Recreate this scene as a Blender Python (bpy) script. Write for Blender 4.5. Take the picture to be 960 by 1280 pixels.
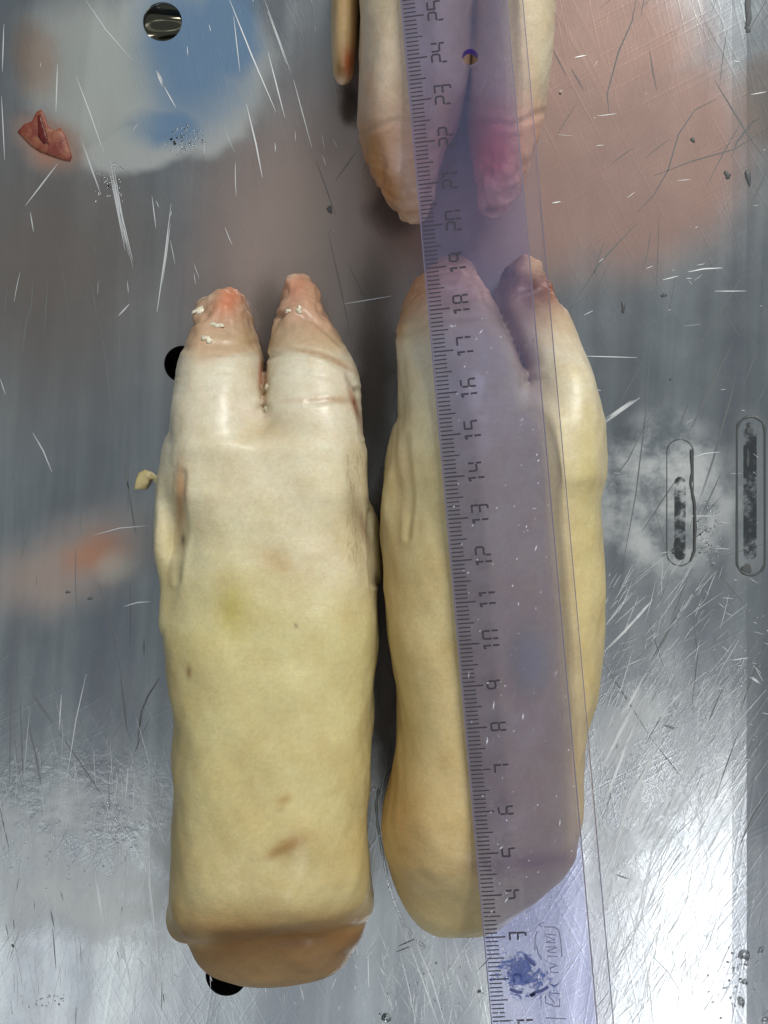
import bpy, bmesh, math, random
import numpy as np
from mathutils import Vector, Matrix

random.seed(7); rng = np.random.default_rng(7)
for o in list(bpy.data.objects): bpy.data.objects.remove(o)
sc = bpy.context.scene
C = sc.collection

# ------------------------------------------------------------------ camera, world, lamps, exposure
H = 0.40            # camera height over the table (m)
F = 1808.0          # focal length in photograph pixels (960 x 1280)
cam_d = bpy.data.cameras.new('camera'); cam = bpy.data.objects.new('camera', cam_d); C.objects.link(cam)
cam.location = (0, 0, H)
cam_d.sensor_fit = 'VERTICAL'; cam_d.sensor_height = 24; cam_d.lens = F / 1280 * 24
cam_d.clip_start = 0.01; cam_d.clip_end = 50
sc.camera = cam

w = bpy.data.worlds.new('World'); sc.world = w; w.use_nodes = True
w.node_tree.nodes['Background'].inputs[0].default_value = (0.86, 0.96, 1.0, 1)
w.node_tree.nodes['Background'].inputs[1].default_value = 0.30

def lamp(name, loc, target, sx, sy, power, col):
    d = bpy.data.lights.new(name, 'AREA'); d.shape = 'RECTANGLE'; d.size = sx; d.size_y = sy
    d.energy = power; d.color = col
    o = bpy.data.objects.new(name, d); C.objects.link(o); o.location = loc
    o.rotation_euler = (Vector(target) - Vector(loc)).to_track_quat('-Z', 'Y').to_euler()
    return o
lamp('window_lamp', (0.65, 1.40, 1.55), (0, 0, 0), 0.9, 0.9, 37, (1.0, 0.99, 0.95))
lamp('ceiling_tube_lamp', (0.445, -1.02, 1.55), (0.445, -1.02, 0), 0.074, 1.25, 5.6, (1, 1, 1))
lamp('ceiling_panel_lamp', (-0.05, -0.86, 1.60), (-0.05, -0.86, 0), 1.30, 0.70, 1.2, (0.95, 0.99, 1.0))
lamp('ceiling_side_lamp', (-0.46, -0.66, 1.52), (-0.46, -0.66, 0), 0.34, 0.42, 0.75, (0.97, 1.0, 1.0))

sc.view_settings.view_transform = 'Standard'; sc.view_settings.look = 'None'
sc.view_settings.gamma = 1.0; sc.view_settings.exposure = 0.0

# ------------------------------------------------------------------ helpers
def W(px, py, z=0.0):
    s = (H - z) / F
    return Vector(((px - 480) * s, (640 - py) * s, z))

def link(name, me, mat=None, parent=None, kind=None, label=None, cat=None, group=None):
    o = bpy.data.objects.new(name, me); C.objects.link(o)
    if mat is not None:
        me.materials.clear(); me.materials.append(mat)
    if parent is not None: o.parent = parent
    for k, v in (('kind', kind), ('label', label), ('category', cat), ('group', group)):
        if v: o[k] = v
    return o

def empty(name, loc, label, cat, group=None):
    o = bpy.data.objects.new(name, None); C.objects.link(o); o.location = loc
    o.empty_display_size = 0.01
    o['label'] = label; o['category'] = cat
    if group: o['group'] = group
    return o

class NT:
    def __init__(s, name):
        s.m = bpy.data.materials.new(name); s.m.use_nodes = True
        s.t = s.m.node_tree; s.t.nodes.clear()
        s.out = s.n('ShaderNodeOutputMaterial')
        tc = s.n('ShaderNodeTexCoord'); s.obj = tc.outputs['Object']
    def n(s, typ, **kw):
        nd = s.t.nodes.new(typ)
        for k, v in kw.items():
            if k.startswith('i_'):
                key = k[2:]
                key = int(key) if key.isdigit() else key.replace('_', ' ')
                s.set(nd.inputs[key], v)
            else: setattr(nd, k, v)
        return nd
    def set(s, sock, v):
        if isinstance(v, bpy.types.NodeSocket): s.t.links.new(v, sock)
        else:
            if isinstance(v, tuple) and len(v) == 3 and sock.type == 'RGBA': v = (*v, 1)
            sock.default_value = v
    def math(s, op, a, b=0.0, c=None, clamp=False):
        nd = s.n('ShaderNodeMath', operation=op, use_clamp=clamp)
        s.set(nd.inputs[0], a); s.set(nd.inputs[1], b)
        if c is not None: s.set(nd.inputs[2], c)
        return nd.outputs[0]
    def mix(s, f, a, b, blend='MIX'):
        nd = s.n('ShaderNodeMix', data_type='RGBA', blend_type=blend)
        s.set(nd.inputs[0], f); s.set(nd.inputs[6], a); s.set(nd.inputs[7], b)
        return nd.outputs[2]
    def noise(s, scale, detail=3, rough=0.55, vec=None, dist=0.0):
        nd = s.n('ShaderNodeTexNoise'); nd.inputs['Scale'].default_value = scale
        nd.inputs['Detail'].default_value = detail; nd.inputs['Roughness'].default_value = rough
        nd.inputs['Distortion'].default_value = dist
        s.t.links.new(vec if vec is not None else s.obj, nd.inputs['Vector'])
        return nd
    def ramp(s, v, lo, hi, smooth=True):
        nd = s.n('ShaderNodeMapRange', interpolation_type='SMOOTHSTEP' if smooth else 'LINEAR')
        s.set(nd.inputs['Value'], v); nd.inputs['From Min'].default_value = lo; nd.inputs['From Max'].default_value = hi
        return nd.outputs[0]
    def mapping(s, vec, loc=(0,0,0), rot=(0,0,0), scale=(1,1,1), typ='POINT'):
        nd = s.n('ShaderNodeMapping', vector_type=typ)
        s.t.links.new(vec, nd.inputs[0])
        nd.inputs['Location'].default_value = loc; nd.inputs['Rotation'].default_value = rot; nd.inputs['Scale'].default_value = scale
        return nd.outputs[0]
    def bump(s, h, strength, dist, normal=None):
        nd = s.n('ShaderNodeBump'); s.set(nd.inputs['Height'], h)
        nd.inputs['Strength'].default_value = strength; nd.inputs['Distance'].default_value = dist
        if normal is not None: s.t.links.new(normal, nd.inputs['Normal'])
        return nd.outputs[0]
    def done(s, sh):
        s.t.links.new(sh, s.out.inputs['Surface']); return s.m

def simple(name, col, rough=0.5, metal=0.0, **kw):
    t = NT(name); p = t.n('ShaderNodeBsdfPrincipled')
    nz = t.noise(700, 3)
    t.set(p.inputs['Base Color'], t.mix(t.math('MULTIPLY', nz.outputs[0], 0.5), col, tuple(c * 0.7 for c in col)))
    p.inputs['Roughness'].default_value = rough; p.inputs['Metallic'].default_value = metal
    for k, v in kw.items(): p.inputs[k.replace('_', ' ')].default_value = v
    return t.done(p.outputs[0])

# ------------------------------------------------------------------ materials
def steel_material():
    t = NT('brushed_steel')
    # coordinates bent a little so that films, stains and painted reflections get ragged edges
    nd = t.noise(28, 4, 0.6)
    off = t.n('ShaderNodeVectorMath', operation='SUBTRACT'); t.t.links.new(nd.outputs['Color'], off.inputs[0]); off.inputs[1].default_value = (.5, .5, .5)
    sc_ = t.n('ShaderNodeVectorMath', operation='SCALE'); t.t.links.new(off.outputs[0], sc_.inputs[0]); sc_.inputs['Scale'].default_value = 0.014
    ad = t.n('ShaderNodeVectorMath', operation='ADD'); t.t.links.new(t.obj, ad.inputs[0]); t.t.links.new(sc_.outputs[0], ad.inputs[1])
    bent = ad.outputs[0]
    def blob(px, py, rx, ry, rot=0, soft=0.5, vec=None):
        s = H / F
        p = W(px, py)
        v = t.mapping(vec or bent, loc=(p.x, p.y, 0), rot=(0, 0, math.radians(rot)), scale=(rx * s, ry * s, 1), typ='TEXTURE')
        ln = t.n('ShaderNodeVectorMath', operation='LENGTH'); t.t.links.new(v, ln.inputs[0])
        r = t.n('ShaderNodeMapRange', interpolation_type='SMOOTHSTEP'); t.t.links.new(ln.outputs['Value'], r.inputs['Value'])
        r.inputs['From Min'].default_value = 1 - soft; r.inputs['From Max'].default_value = 1 + soft * .4
        r.inputs['To Min'].default_value = 1; r.inputs['To Max'].default_value = 0
        return r.outputs[0]
    def mx(*a):
        r = a[0]
        for b in a[1:]: r = t.math('MAXIMUM', r, b)
        return r
    n1 = t.noise(9, 4, .6); n2 = t.noise(60, 5, .65); n3 = t.noise(420, 3, .6)
    col = t.mix(t.ramp(n1.outputs[0], .35, .68), (.36, .385, .41), (.46, .475, .485))
    st = t.noise(1, 4, .6, vec=t.mapping(t.mapping(t.obj, rot=(0, 0, .06)), scale=(70, 5, 1)), dist=.3)  # soft vertical streak reflections put into the steel tone as random bands
    col = t.mix(t.ramp(st.outputs[0], .35, .7), t.mix(1.0, col, (.74, .74, .76), 'MULTIPLY'), t.mix(1.0, col, (1.12, 1.12, 1.10), 'MULTIPLY'))
    # pink reflection painted into the steel colour over the upper half
    pink = mx(blob(790, 190, 165, 165, 0, .4), blob(620, 260, 330, 120, 8, .6), blob(360, 290, 130, 240, -20, .95), blob(740, 60, 150, 150, 0, .5))
    pinkn = t.math('MULTIPLY', pink, t.math('ADD', .72, t.math('MULTIPLY', n1.outputs[0], .4)))
    col = t.mix(t.math('MULTIPLY', pinkn, .97, clamp=True), col, (.39, .238, .195))
    mauve = mx(blob(60, 330, 180, 200, 0, .8), blob(400, 330, 200, 220, 0, .9))
    col = t.mix(t.math('MULTIPLY', mauve, .85), col, (.37, .30, .265))
    # puddle's pale drying rim, with a blue reflection painted into the colour, upper left
    rim = mx(blob(235, 70, 115, 125, 15, .25), blob(180, 175, 95, 38, 10, .3), blob(265, 140, 60, 60, 0, .3))
    col = t.mix(t.math('MULTIPLY', rim, .8), col, (.46, .48, .47))
    blue = mx(blob(240, 60, 82, 110, 12, .6), blob(285, 30, 48, 95, 0, .45), blob(210, 150, 60, 34, 0, .6))
    col = t.mix(t.math('MULTIPLY', blue, .9), col, (.13, .24, .39))
    milk = blob(110, 90, 95, 115, 15, .5)
    col = t.mix(t.math('MULTIPLY', milk, .55), col, (.44, .46, .41))
    brown = mx(blob(40, 75, 38, 55, 10, .7), t.math('MULTIPLY', blob(955, 120, 40, 70, 0, .5), .7))
    col = t.mix(t.math('MULTIPLY', brown, .6), col, (.32, .19, .12))
    bl = blob(62, 176, 46, 34, -25, .8)
    col = t.mix(t.math('MULTIPLY', bl, .75), col, (.42, .17, .09))
    # orange reflection painted into the steel colour left of the middle
    sm = blob(80, 705, 130, 60, 18, .8); sm2 = blob(120, 690, 42, 26, 10, .9); sm3 = blob(145, 708, 25, 22, 0, .8)
    col = t.mix(t.math('MULTIPLY', sm, .7), col, (.40, .28, .22))
    col = t.mix(t.math('MULTIPLY', sm2, .7), col, (.50, .22, .12))
    col = t.mix(t.math('MULTIPLY', sm3, .5), col, (.60, .56, .48))
    painted_shade = mx(t.math('MULTIPLY', blob(478, 770, 30, 260, 2, .5), .95), t.math('MULTIPLY', blob(466, 480, 42, 190, -3, .8), .9), t.math('MULTIPLY', blob(335, 420, 30, 80, 0, .7), .6), t.math('MULTIPLY', blob(488, 265, 34, 42, -30, .7), .75), t.math('MULTIPLY', blob(435, 122, 17, 26, 0, .6), .8))  # dark reflections and shadow around the trotters, painted into the steel colour
    col = t.mix(painted_shade, col, (.06, .042, .03))
    halo = mx(blob(846, 640, 30, 78, 0, .35), blob(937, 620, 34, 120, 0, .3))
    col = t.mix(t.math('MULTIPLY', halo, .45), col, (.60, .61, .60))
    # dull dried-water patches
    dry = mx(blob(830, 620, 95, 110, 0, .4), blob(120, 1080, 190, 120, 0, .5), t.math('MULTIPLY', blob(790, 990, 80, 170, -12, .6), .6))
    dryn = t.math('MULTIPLY', dry, t.ramp(n2.outputs[0], .35, .65))
    col = t.mix(t.math('MULTIPLY', dryn, .5), col, (.58, .59, .58))
    spots = t.math('MULTIPLY', t.ramp(n3.outputs[0], .66, .78), .25)
    col = t.mix(spots, col, (.30, .30, .30))
    # very fine scratches at many angles: relief only
    hsum = None
    for k, (ang, sx, sy, wgt) in enumerate([(9, 900, 11, .6), (-12, 1300, 14, .6), (33, 1100, 14, .8), (-28, 900, 16, .6), (62, 1500, 20, .5)]):
        v = t.mapping(t.mapping(t.obj, rot=(0, 0, math.radians(ang))), scale=(sx, sy, 1), loc=(k * 3.1, k * 1.7, 0))
        nn = t.noise(1, 2, .5, vec=v)
        h = t.math('MULTIPLY', t.ramp(nn.outputs[0], .55, .8, False), wgt)
        hsum = h if hsum is None else t.math('ADD', hsum, h)
    b1 = t.bump(t.noise(7, 2, .4).outputs[0], .3, .003)
    b2 = t.bump(hsum, .30, .00006, b1)
    wet = t.math('MULTIPLY', blob(110, 1000, 150, 75, -12, .6), t.ramp(t.noise(330, 3, .6).outputs[0], .4, .6))
    wet2 = t.math('MULTIPLY', blob(885, 1210, 60, 70, 0, .5), t.ramp(t.noise(260, 3, .6).outputs[0], .55, .7))
    b3 = t.bump(t.math('ADD', wet, wet2), .20, .00012, b2)
    rough = t.math('ADD', t.math('MULTIPLY', n2.outputs[0], .14), .17)
    rough = t.math('ADD', rough, t.math('MULTIPLY', dryn, .16))
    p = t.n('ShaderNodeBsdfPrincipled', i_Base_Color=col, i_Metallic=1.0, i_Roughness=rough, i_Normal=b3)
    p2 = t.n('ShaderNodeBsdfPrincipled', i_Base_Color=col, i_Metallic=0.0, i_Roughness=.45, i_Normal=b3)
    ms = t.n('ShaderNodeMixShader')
    stain_and_refl = t.math('MULTIPLY', mx(pinkn, rim, sm, bl, milk, dryn, t.math('MULTIPLY', painted_shade, .6)), .52, clamp=True)  # diffuse share of the stains and of the painted reflections and shade
    t.set(ms.inputs[0], stain_and_refl)
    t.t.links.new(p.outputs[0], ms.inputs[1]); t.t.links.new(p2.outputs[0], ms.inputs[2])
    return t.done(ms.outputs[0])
M_steel = steel_material()
M_dark = simple('hole_dark', (.012, .010, .009), .5)
M_groove = simple('dirty_groove', (.13, .135, .14), .55)
M_glint = simple('bright_scratch_metal', (.74, .75, .76), .48, 1.0)
M_grime = simple('wet_grime', (.075, .08, .082), .45)

def skin_material(name):
    t = NT(name)
    at = t.n('ShaderNodeAttribute', attribute_name='tint').outputs['Color']
    n1 = t.noise(90, 5, .6); n2 = t.noise(900, 3, .6)
    col = t.mix(t.ramp(n1.outputs[0], .3, .75), at, t.mix(1.0, at, (.88, .82, .72), 'MULTIPLY'))
    sp = t.math('MULTIPLY', t.ramp(n2.outputs[0], .64, .78), .16)
    col = t.mix(sp, col, (.40, .28, .16))
    v = t.mapping(t.obj, scale=(180, 900, 180))
    wr = t.noise(1, 3, .6, vec=v, dist=.6)
    b = t.bump(wr.outputs[0], .16, .0005)
    b = t.bump(t.noise(1500, 3, .6).outputs[0], .30, .00035, b)
    b = t.bump(t.noise(160, 3, .5).outputs[0], .25, .0014, b)
    p = t.n('ShaderNodeBsdfPrincipled', i_Base_Color=col, i_Normal=b)
    t.set(p.inputs['Roughness'], t.math('ADD', t.math('MULTIPLY', n1.outputs[0], .25), .33))
    p.inputs['Subsurface Weight'].default_value = .22
    p.inputs['Subsurface Radius'].default_value = (.0040, .0022, .0012)
    p.inputs['Subsurface Scale'].default_value = 1.0
    p.inputs['Specular IOR Level'].default_value = .4
    t.set(p.inputs['Coat Weight'], t.math('MULTIPLY', t.ramp(t.noise(70, 4, .6).outputs[0], .40, .68), .6)); p.inputs['Coat Roughness'].default_value = .27
    return t.done(p.outputs[0])
M_skin = skin_material('scalded_skin')

def water_material():
    t = NT('water')
    p = t.n('ShaderNodeBsdfPrincipled'); p.inputs['Base Color'].default_value = (1, 1, 1, 1)
    p.inputs['Transmission Weight'].default_value = 1; p.inputs['Roughness'].default_value = .03; p.inputs['IOR'].default_value = 1.33
    return t.done(p.outputs[0])
M_water = water_material()

def acrylic_material():
    t = NT('violet_acrylic')
    sep = t.n('ShaderNodeSeparateXYZ'); t.t.links.new(t.obj, sep.inputs[0])
    thick = t.ramp(sep.outputs[0], .0246, .0252)          # the right bevel is thin: less pigment
    n1 = t.noise(260, 4, .65); n2 = t.noise(1200, 2, .5)
    v = t.mapping(t.mapping(t.obj, rot=(0, 0, .5)), scale=(2600, 130, 1)); scr = t.ramp(t.noise(1, 2, .5, vec=v).outputs[0], .70, .80)
    v2 = t.mapping(t.mapping(t.obj, rot=(0, 0, -.25)), scale=(2400, 160, 1)); scr2 = t.ramp(t.noise(1, 2, .5, vec=v2).outputs[0], .72, .82)
    tr = t.n('ShaderNodeBsdfTransparent', i_Color=t.mix(thick, (.865, .865, .968), (.965, .96, .965)))
    df = t.n('ShaderNodeBsdfDiffuse', i_Color=(.42, .41, .74))
    gl = t.n('ShaderNodeBsdfGlossy', i_Color=(1, 1, 1), i_Roughness=.12)
    t.t.links.new(t.bump(n1.outputs[0], .15, .0004), gl.inputs['Normal'])
    haze = t.math('MULTIPLY', t.math('SUBTRACT', 1.0, t.math('MULTIPLY', thick, .6)), t.math('ADD', .045, t.math('MULTIPLY', n1.outputs[0], .06)))
    haze = t.math('ADD', haze, t.math('MULTIPLY', t.math('MAXIMUM', scr, scr2), .10))
    m1 = t.n('ShaderNodeMixShader'); t.set(m1.inputs[0], haze); t.t.links.new(tr.outputs[0], m1.inputs[1]); t.t.links.new(df.outputs[0], m1.inputs[2])
    fr = t.n('ShaderNodeFresnel', i_IOR=1.45)
    m2 = t.n('ShaderNodeMixShader'); t.set(m2.inputs[0], fr.outputs[0]); t.t.links.new(m1.outputs[0], m2.inputs[1]); t.t.links.new(gl.outputs[0], m2.inputs[2])
    return t.done(m2.outputs[0])
M_acrylic = acrylic_material()
M_print = simple('print_ink', (.035, .028, .045), .6)
M_edge = simple('edge_line', (.15, .13, .20), .4)
M_logo = simple('faded_print', (.17, .17, .26), .6)
M_violet = simple('hole_wall_violet', (.10, .06, .42), .3)

def smear_material():
    t = NT('blue_ink_smear')
    n1 = t.noise(420, 5, .7, dist=1.2); n2 = t.noise(120, 2, .5)
    u = t.n('ShaderNodeTexCoord').outputs['Generated']
    v = t.mapping(u, loc=(-1, -1, 0), scale=(2, 2, 0))
    ln = t.n('ShaderNodeVectorMath', operation='LENGTH'); t.t.links.new(v, ln.inputs[0])
    fall = t.math('SUBTRACT', .98, ln.outputs['Value'])
    a = t.math('ADD', t.math('MULTIPLY', fall, .55), t.math('MULTIPLY', t.math('SUBTRACT', n1.outputs[0], .53), 2.0))
    a = t.math('ADD', a, t.math('MULTIPLY', t.math('SUBTRACT', n2.outputs[0], .5), .8))
    al = t.math('MULTIPLY', t.ramp(a, .10, .30), .8)
    df = t.n('ShaderNodeBsdfDiffuse', i_Color=t.mix(t.ramp(n1.outputs[0], .4, .65), (.025, .04, .17), (.07, .11, .32)))
    tr = t.n('ShaderNodeBsdfTransparent')
    ms = t.n('ShaderNodeMixShader'); t.set(ms.inputs[0], al); t.t.links.new(tr.outputs[0], ms.inputs[1]); t.t.links.new(df.outputs[0], ms.inputs[2])
    return t.done(ms.outputs[0])
M_smear = smear_material()

def tissue_material(name, c1, c2, rough=.25):
    t = NT(name)
    n1 = t.noise(220, 5, .65, dist=.5)
    p = t.n('ShaderNodeBsdfPrincipled', i_Base_Color=t.mix(t.ramp(n1.outputs[0], .38, .62), c1, c2))
    p.inputs['Roughness'].default_value = rough
    p.inputs['Subsurface Weight'].default_value = .3; p.inputs['Subsurface Radius'].default_value = (.003, .001, .0006); p.inputs['Subsurface Scale'].default_value = 1
    t.t.links.new(t.bump(n1.outputs[0], .4, .001), p.inputs['Normal'])
    return t.done(p.outputs[0])
M_clot = tissue_material('raw_tissue', (.26, .09, .045), (.17, .03, .018), .5)
M_fat = tissue_material('fat_scrap', (.72, .60, .30), (.62, .48, .22))
M_flake = tissue_material('pale_flake', (.80, .68, .52), (.74, .60, .42))

# ------------------------------------------------------------------ steel table top (drain holes cut through)
def stadium(cx, cy, hw, hh, n=12):
    r = hw; pts = []
    for k in range(n + 1): a = math.pi * k / n; pts.append((cx + r * math.cos(a), cy + (hh - r) + r * math.sin(a)))
    for k in range(n + 1): a = math.pi + math.pi * k / n; pts.append((cx + r * math.cos(a), cy - (hh - r) + r * math.sin(a)))
    return pts
def prism(pts, z0, z1):
    bm = bmesh.new()
    a = [bm.verts.new((x, y, z0)) for x, y in pts]; b = [bm.verts.new((x, y, z1)) for x, y in pts]
    bm.faces.new(a[::-1]); bm.faces.new(b)
    for i in range(len(pts)):
        j = (i + 1) % len(pts); bm.faces.new((a[i], a[j], b[j], b[i]))
    bmesh.ops.recalc_face_normals(bm, faces=bm.faces)
    return bm
def to_mesh(bm, name, smooth=False):
    me = bpy.data.meshes.new(name); bm.to_mesh(me); bm.free()
    if smooth:
        for p in me.polygons: p.use_smooth = True
    return me

S0 = H / F
def circ(px, py, r, n=40):
    c = W(px, py); return [(c.x + r * S0 * math.cos(2 * math.pi * k / n), c.y + r * S0 * math.sin(2 * math.pi * k / n)) for k in range(n)]
HOLES = [(203, 27, 24.5), (228, 455, 23), (283, 1219, 26)]
# profile across the table: flat, then a folded rim on the right side
xc = W(933, 0).x
prof = [(-.45, 0), (xc - .012, 0), (xc - .004, .00008), (xc, .0003), (xc + .004, .0008), (xc + .03, .0045), (xc + .12, .018)]
bm = bmesh.new()
top = [[bm.verts.new((x, y, z)) for x, z in prof] for y in (-.45, .45)]
bot = [[bm.verts.new((x, y, z - .0016)) for x, z in prof] for y in (-.45, .45)]
n = len(prof)
for i in range(n - 1):
    bm.faces.new((top[0][i], top[0][i + 1], top[1][i + 1], top[1][i]))
    bm.faces.new((bot[0][i + 1], bot[0][i], bot[1][i], bot[1][i + 1]))
    bm.faces.new((bot[0][i], bot[0][i + 1], top[0][i + 1], top[0][i]))
    bm.faces.new((bot[1][i + 1], bot[1][i], top[1][i], top[1][i + 1]))
bm.faces.new((top[0][0], top[1][0], bot[1][0], bot[0][0])); bm.faces.new((top[1][-1], top[0][-1], bot[0][-1], bot[1][-1]))
bmesh.ops.recalc_face_normals(bm, faces=bm.faces)
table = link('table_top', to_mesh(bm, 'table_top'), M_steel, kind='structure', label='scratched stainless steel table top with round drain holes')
cut_me = bmesh.new()
for hx, hy, r in HOLES:
    b = prism(circ(hx, hy, r), -.01, .01); tmp = to_mesh(b, 't'); cut_me.from_mesh(tmp)
cutter = bpy.data.objects.new('cutter', to_mesh(cut_me, 'cutter')); C.objects.link(cutter)
def boolean(obj, cutr):
    md = obj.modifiers.new('b', 'BOOLEAN'); md.operation = 'DIFFERENCE'; md.solver = 'EXACT'; md.object = cutr
    dg = bpy.context.evaluated_depsgraph_get(); dg.update()
    me = bpy.data.meshes.new_from_object(obj.evaluated_get(dg)); mat = obj.data.materials[0]
    obj.modifiers.clear(); obj.data = me; me.materials.clear(); me.materials.append(mat)
boolean(table, cutter); bpy.data.objects.remove(cutter)
for hx, hy, r in HOLES:        # dark cup below each hole
    bm = bmesh.new(); c = W(hx, hy)
    R1 = r * S0 + .0004; rings = []
    for rad, z in ((R1, -.0017), (R1 * .98, -.012), (R1 * .6, -.014)):
        rings.append([bm.verts.new((c.x + rad * math.cos(2 * math.pi * k / 32), c.y + rad * math.sin(2 * math.pi * k / 32), z)) for k in range(32)])
    for a, b in zip(rings, rings[1:]):
        for k in range(32): bm.faces.new((a[k], a[(k + 1) % 32], b[(k + 1) % 32], b[k]))
    bm.faces.new(rings[-1])
    link('drain_cup', to_mesh(bm, 'drain_cup', True), M_dark, table)
# water standing in the first hole, its wobbly skin catching the lamps
def dome(cx, cy, rx, ry, h, rot=0, seg=20, rings=6, jitter=0.0, z0=0.0):
    bm = bmesh.new(); vs = []
    ph = [random.uniform(0, 6.28) for _ in range(3)]
    topv = bm.verts.new((cx, cy, z0 + h)); prev = None
    ca, sa = math.cos(rot), math.sin(rot)
    for j in range(1, rings + 1):
        a = j / rings * math.pi / 2; rr = math.sin(a); z = math.cos(a) * h
        ring = []
        for k in range(seg):
            th = 2 * math.pi * k / seg
            f = 1 + jitter * (.5 * math.sin(2 * th + ph[0]) + .35 * math.sin(3 * th + ph[1]) + .25 * math.sin(5 * th + ph[2])) * rr
            x = rx * rr * f * math.cos(th); y = ry * rr * f * math.sin(th)
            ring.append(bm.verts.new((cx + x * ca - y * sa, cy + x * sa + y * ca, z0 + z)))
        if prev is None:
            for k in range(seg): bm.faces.new((topv, ring[k], ring[(k + 1) % seg]))
        else:
            for k in range(seg): bm.faces.new((prev[k], ring[k], ring[(k + 1) % seg], prev[(k + 1) % seg]))
        prev = ring
    bm.faces.new(prev[::-1])
    bmesh.ops.recalc_face_normals(bm, faces=bm.faces)
    return bm
c = W(203, 27)
bm = bmesh.new(); g = 24; vv = {}
for i in range(g + 1):
    for j in range(g + 1):
        x = (i / g * 2 - 1); y = (j / g * 2 - 1); k = math.sqrt(1 - .5 * y * y), math.sqrt(1 - .5 * x * x)
        x, y = x * k[0], y * k[1]
        z = -.0014 + .0012 * math.sin(2.2 * y * 2.0 + 1.1 * x * y + .6) * (1 - (x * x + y * y) * .6)
        vv[i, j] = bm.verts.new((c.x + x * 24.4 * S0, c.y + y * 24.4 * S0, z))
for i in range(g):
    for j in range(g): bm.faces.new((vv[i, j], vv[i + 1, j], vv[i + 1, j + 1], vv[i, j + 1]))
M_film = simple('dark_water_skin', (.13, .12, .09), .12, 1.0)
link('water_skin', to_mesh(bm, 'water_skin', True), M_film, table)

def ribbon(bm, pts, wid, z=.00008, taper=True, plane=True):
    """a thin flat strip through photograph points lying on the table"""
    P = [W(*p) for p in pts]; n = len(P); L = []; R = []
    for i, p in enumerate(P):
        d = (P[min(i + 1, n - 1)] - P[max(i - 1, 0)]); d.z = 0; d.normalize(); nrm = Vector((-d.y, d.x, 0))
        tt = i / (n - 1); ww = wid * S0 * .5 * ((.25 + .75 * math.sin(math.pi * min(max(tt, .0), 1.0)) if taper else 1))
        zz = z + table_z(p.x)
        L.append(bm.verts.new((p.x + nrm.x * ww, p.y + nrm.y * ww, zz))); R.append(bm.verts.new((p.x - nrm.x * ww, p.y - nrm.y * ww, zz)))
    for i in range(n - 1): bm.faces.new((R[i], R[i + 1], L[i + 1], L[i]))
def table_z(x): return float(np.interp(x, [p[0] for p in prof], [p[1] for p in prof]))
def dens(pts, k=5):
    out = []
    for a, b in zip(pts, pts[1:]):
        for i in range(k): out.append((a[0] + (b[0] - a[0]) * i / k, a[1] + (b[1] - a[1]) * i / k))
    return out + [pts[-1]]

BRIGHT = [  # width, points
 (1.6,(107,0),(132,37),(165,75)),(2.2,(95,95),(112,140),(130,192)),(3,(100,170),(125,240)),(2.4,(72,80),(70,140)),(2.4,(72,205),(32,257)),(1.8,(38,265),(42,290)),
 (2.2,(287,0),(315,70),(345,140)),(3,(330,0),(350,55),(367,105)),(2,(335,65),(356,147)),(2.4,(308,130),(320,180),(328,222)),(3.4,(215,255),(207,320),(197,390)),(1.6,(190,245),(195,285)),
 (5,(135,196),(148,260),(160,320)),(3,(140,200),(152,270),(170,345)),(4,(195,88),(205,108)),(2,(205,108),(220,135)),(1.6,(367,100),(390,185)),(1.4,(292,20),(300,90)),
 (2.4,(41,541),(54,563),(65,590)),(2.4,(148,395),(162,380)),(1.6,(117,669),(150,660),(186,657)),(2.2,(155,758),(172,753),(189,752)),(1.8,(0,473),(7,493)),(2,(2,120),(6,200)),(2,(5,30),(3,90)),
 (2,(77,867),(74,913)),(1.6,(108,842),(95,900),(83,978)),(2,(160,960),(157,1000)),(3.4,(187,1003),(186,1050),(187,1107),(196,1190),(207,1276)),(2,(190,1000),(198,1030),(208,1057)),
 (4,(120,1090),(125,1130),(131,1161)),(4.4,(149,1169),(152,1190),(156,1208)),(2,(187,1140),(165,1190),(147,1240)),(4,(190,1194),(192,1222),(194,1244)),
 (1.6,(828,350),(848,345)),(2.2,(860,340),(880,336),(903,335)),(1.4,(893,364),(933,364)),(1.6,(938,119),(957,116)),(2,(690,254),(701,252)),(1.6,(718,72),(733,69)),
 (6.5,(751,530),(775,513),(799,496)),(4,(745,595),(752,587)),(1.8,(866,572),(880,567),(900,565)),(1.6,(861,645),(894,645)),(3,(759,777),(776,757),(796,735)),(4,(790,780),(803,764),(816,749)),(1.5,(726,445),(796,447)),
 (3,(807,760),(780,790),(750,821)),(2,(775,760),(758,780)),(4,(811,837),(790,873),(769,910)),(3.4,(807,853),(775,916),(742,979)),(3.6,(797,894),(772,960),(746,1028)),
 (5.5,(834,910),(812,955),(787,1004),(772,1055),(757,1109)),(2.6,(858,857),(845,873),(830,890)),(2,(755,937),(740,960)),(4.5,(889,947),(909,947)),(2.2,(870,930),(843,995),(817,1060),(800,1130),(785,1215)),
 (2.4,(781,1105),(788,1140),(797,1174)),(2.2,(805,1190),(812,1235),(817,1280)),(2,(811,1190),(835,1215),(855,1247)),(3.4,(937,845),(950,855)),(2,(915,825),(935,822)),
 (2.6,(457,1010),(463,985),(473,985)),(2,(512,1180),(530,1230),(548,1280)),(2.2,(520,1178),(540,1225),(556,1280)),(1.6,(500,1190),(512,1240),(520,1280)),(2,(460,1190),(461,1235)),(1.8,(580,1185),(590,1215)),
 (1.5,(640,1190),(600,1260)),(1.6,(375,1232),(380,1250)),(1.8,(285,1245),(294,1265)),(1.6,(232,1170),(238,1190)),(1.5,(430,380),(490,370)),
]
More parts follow.
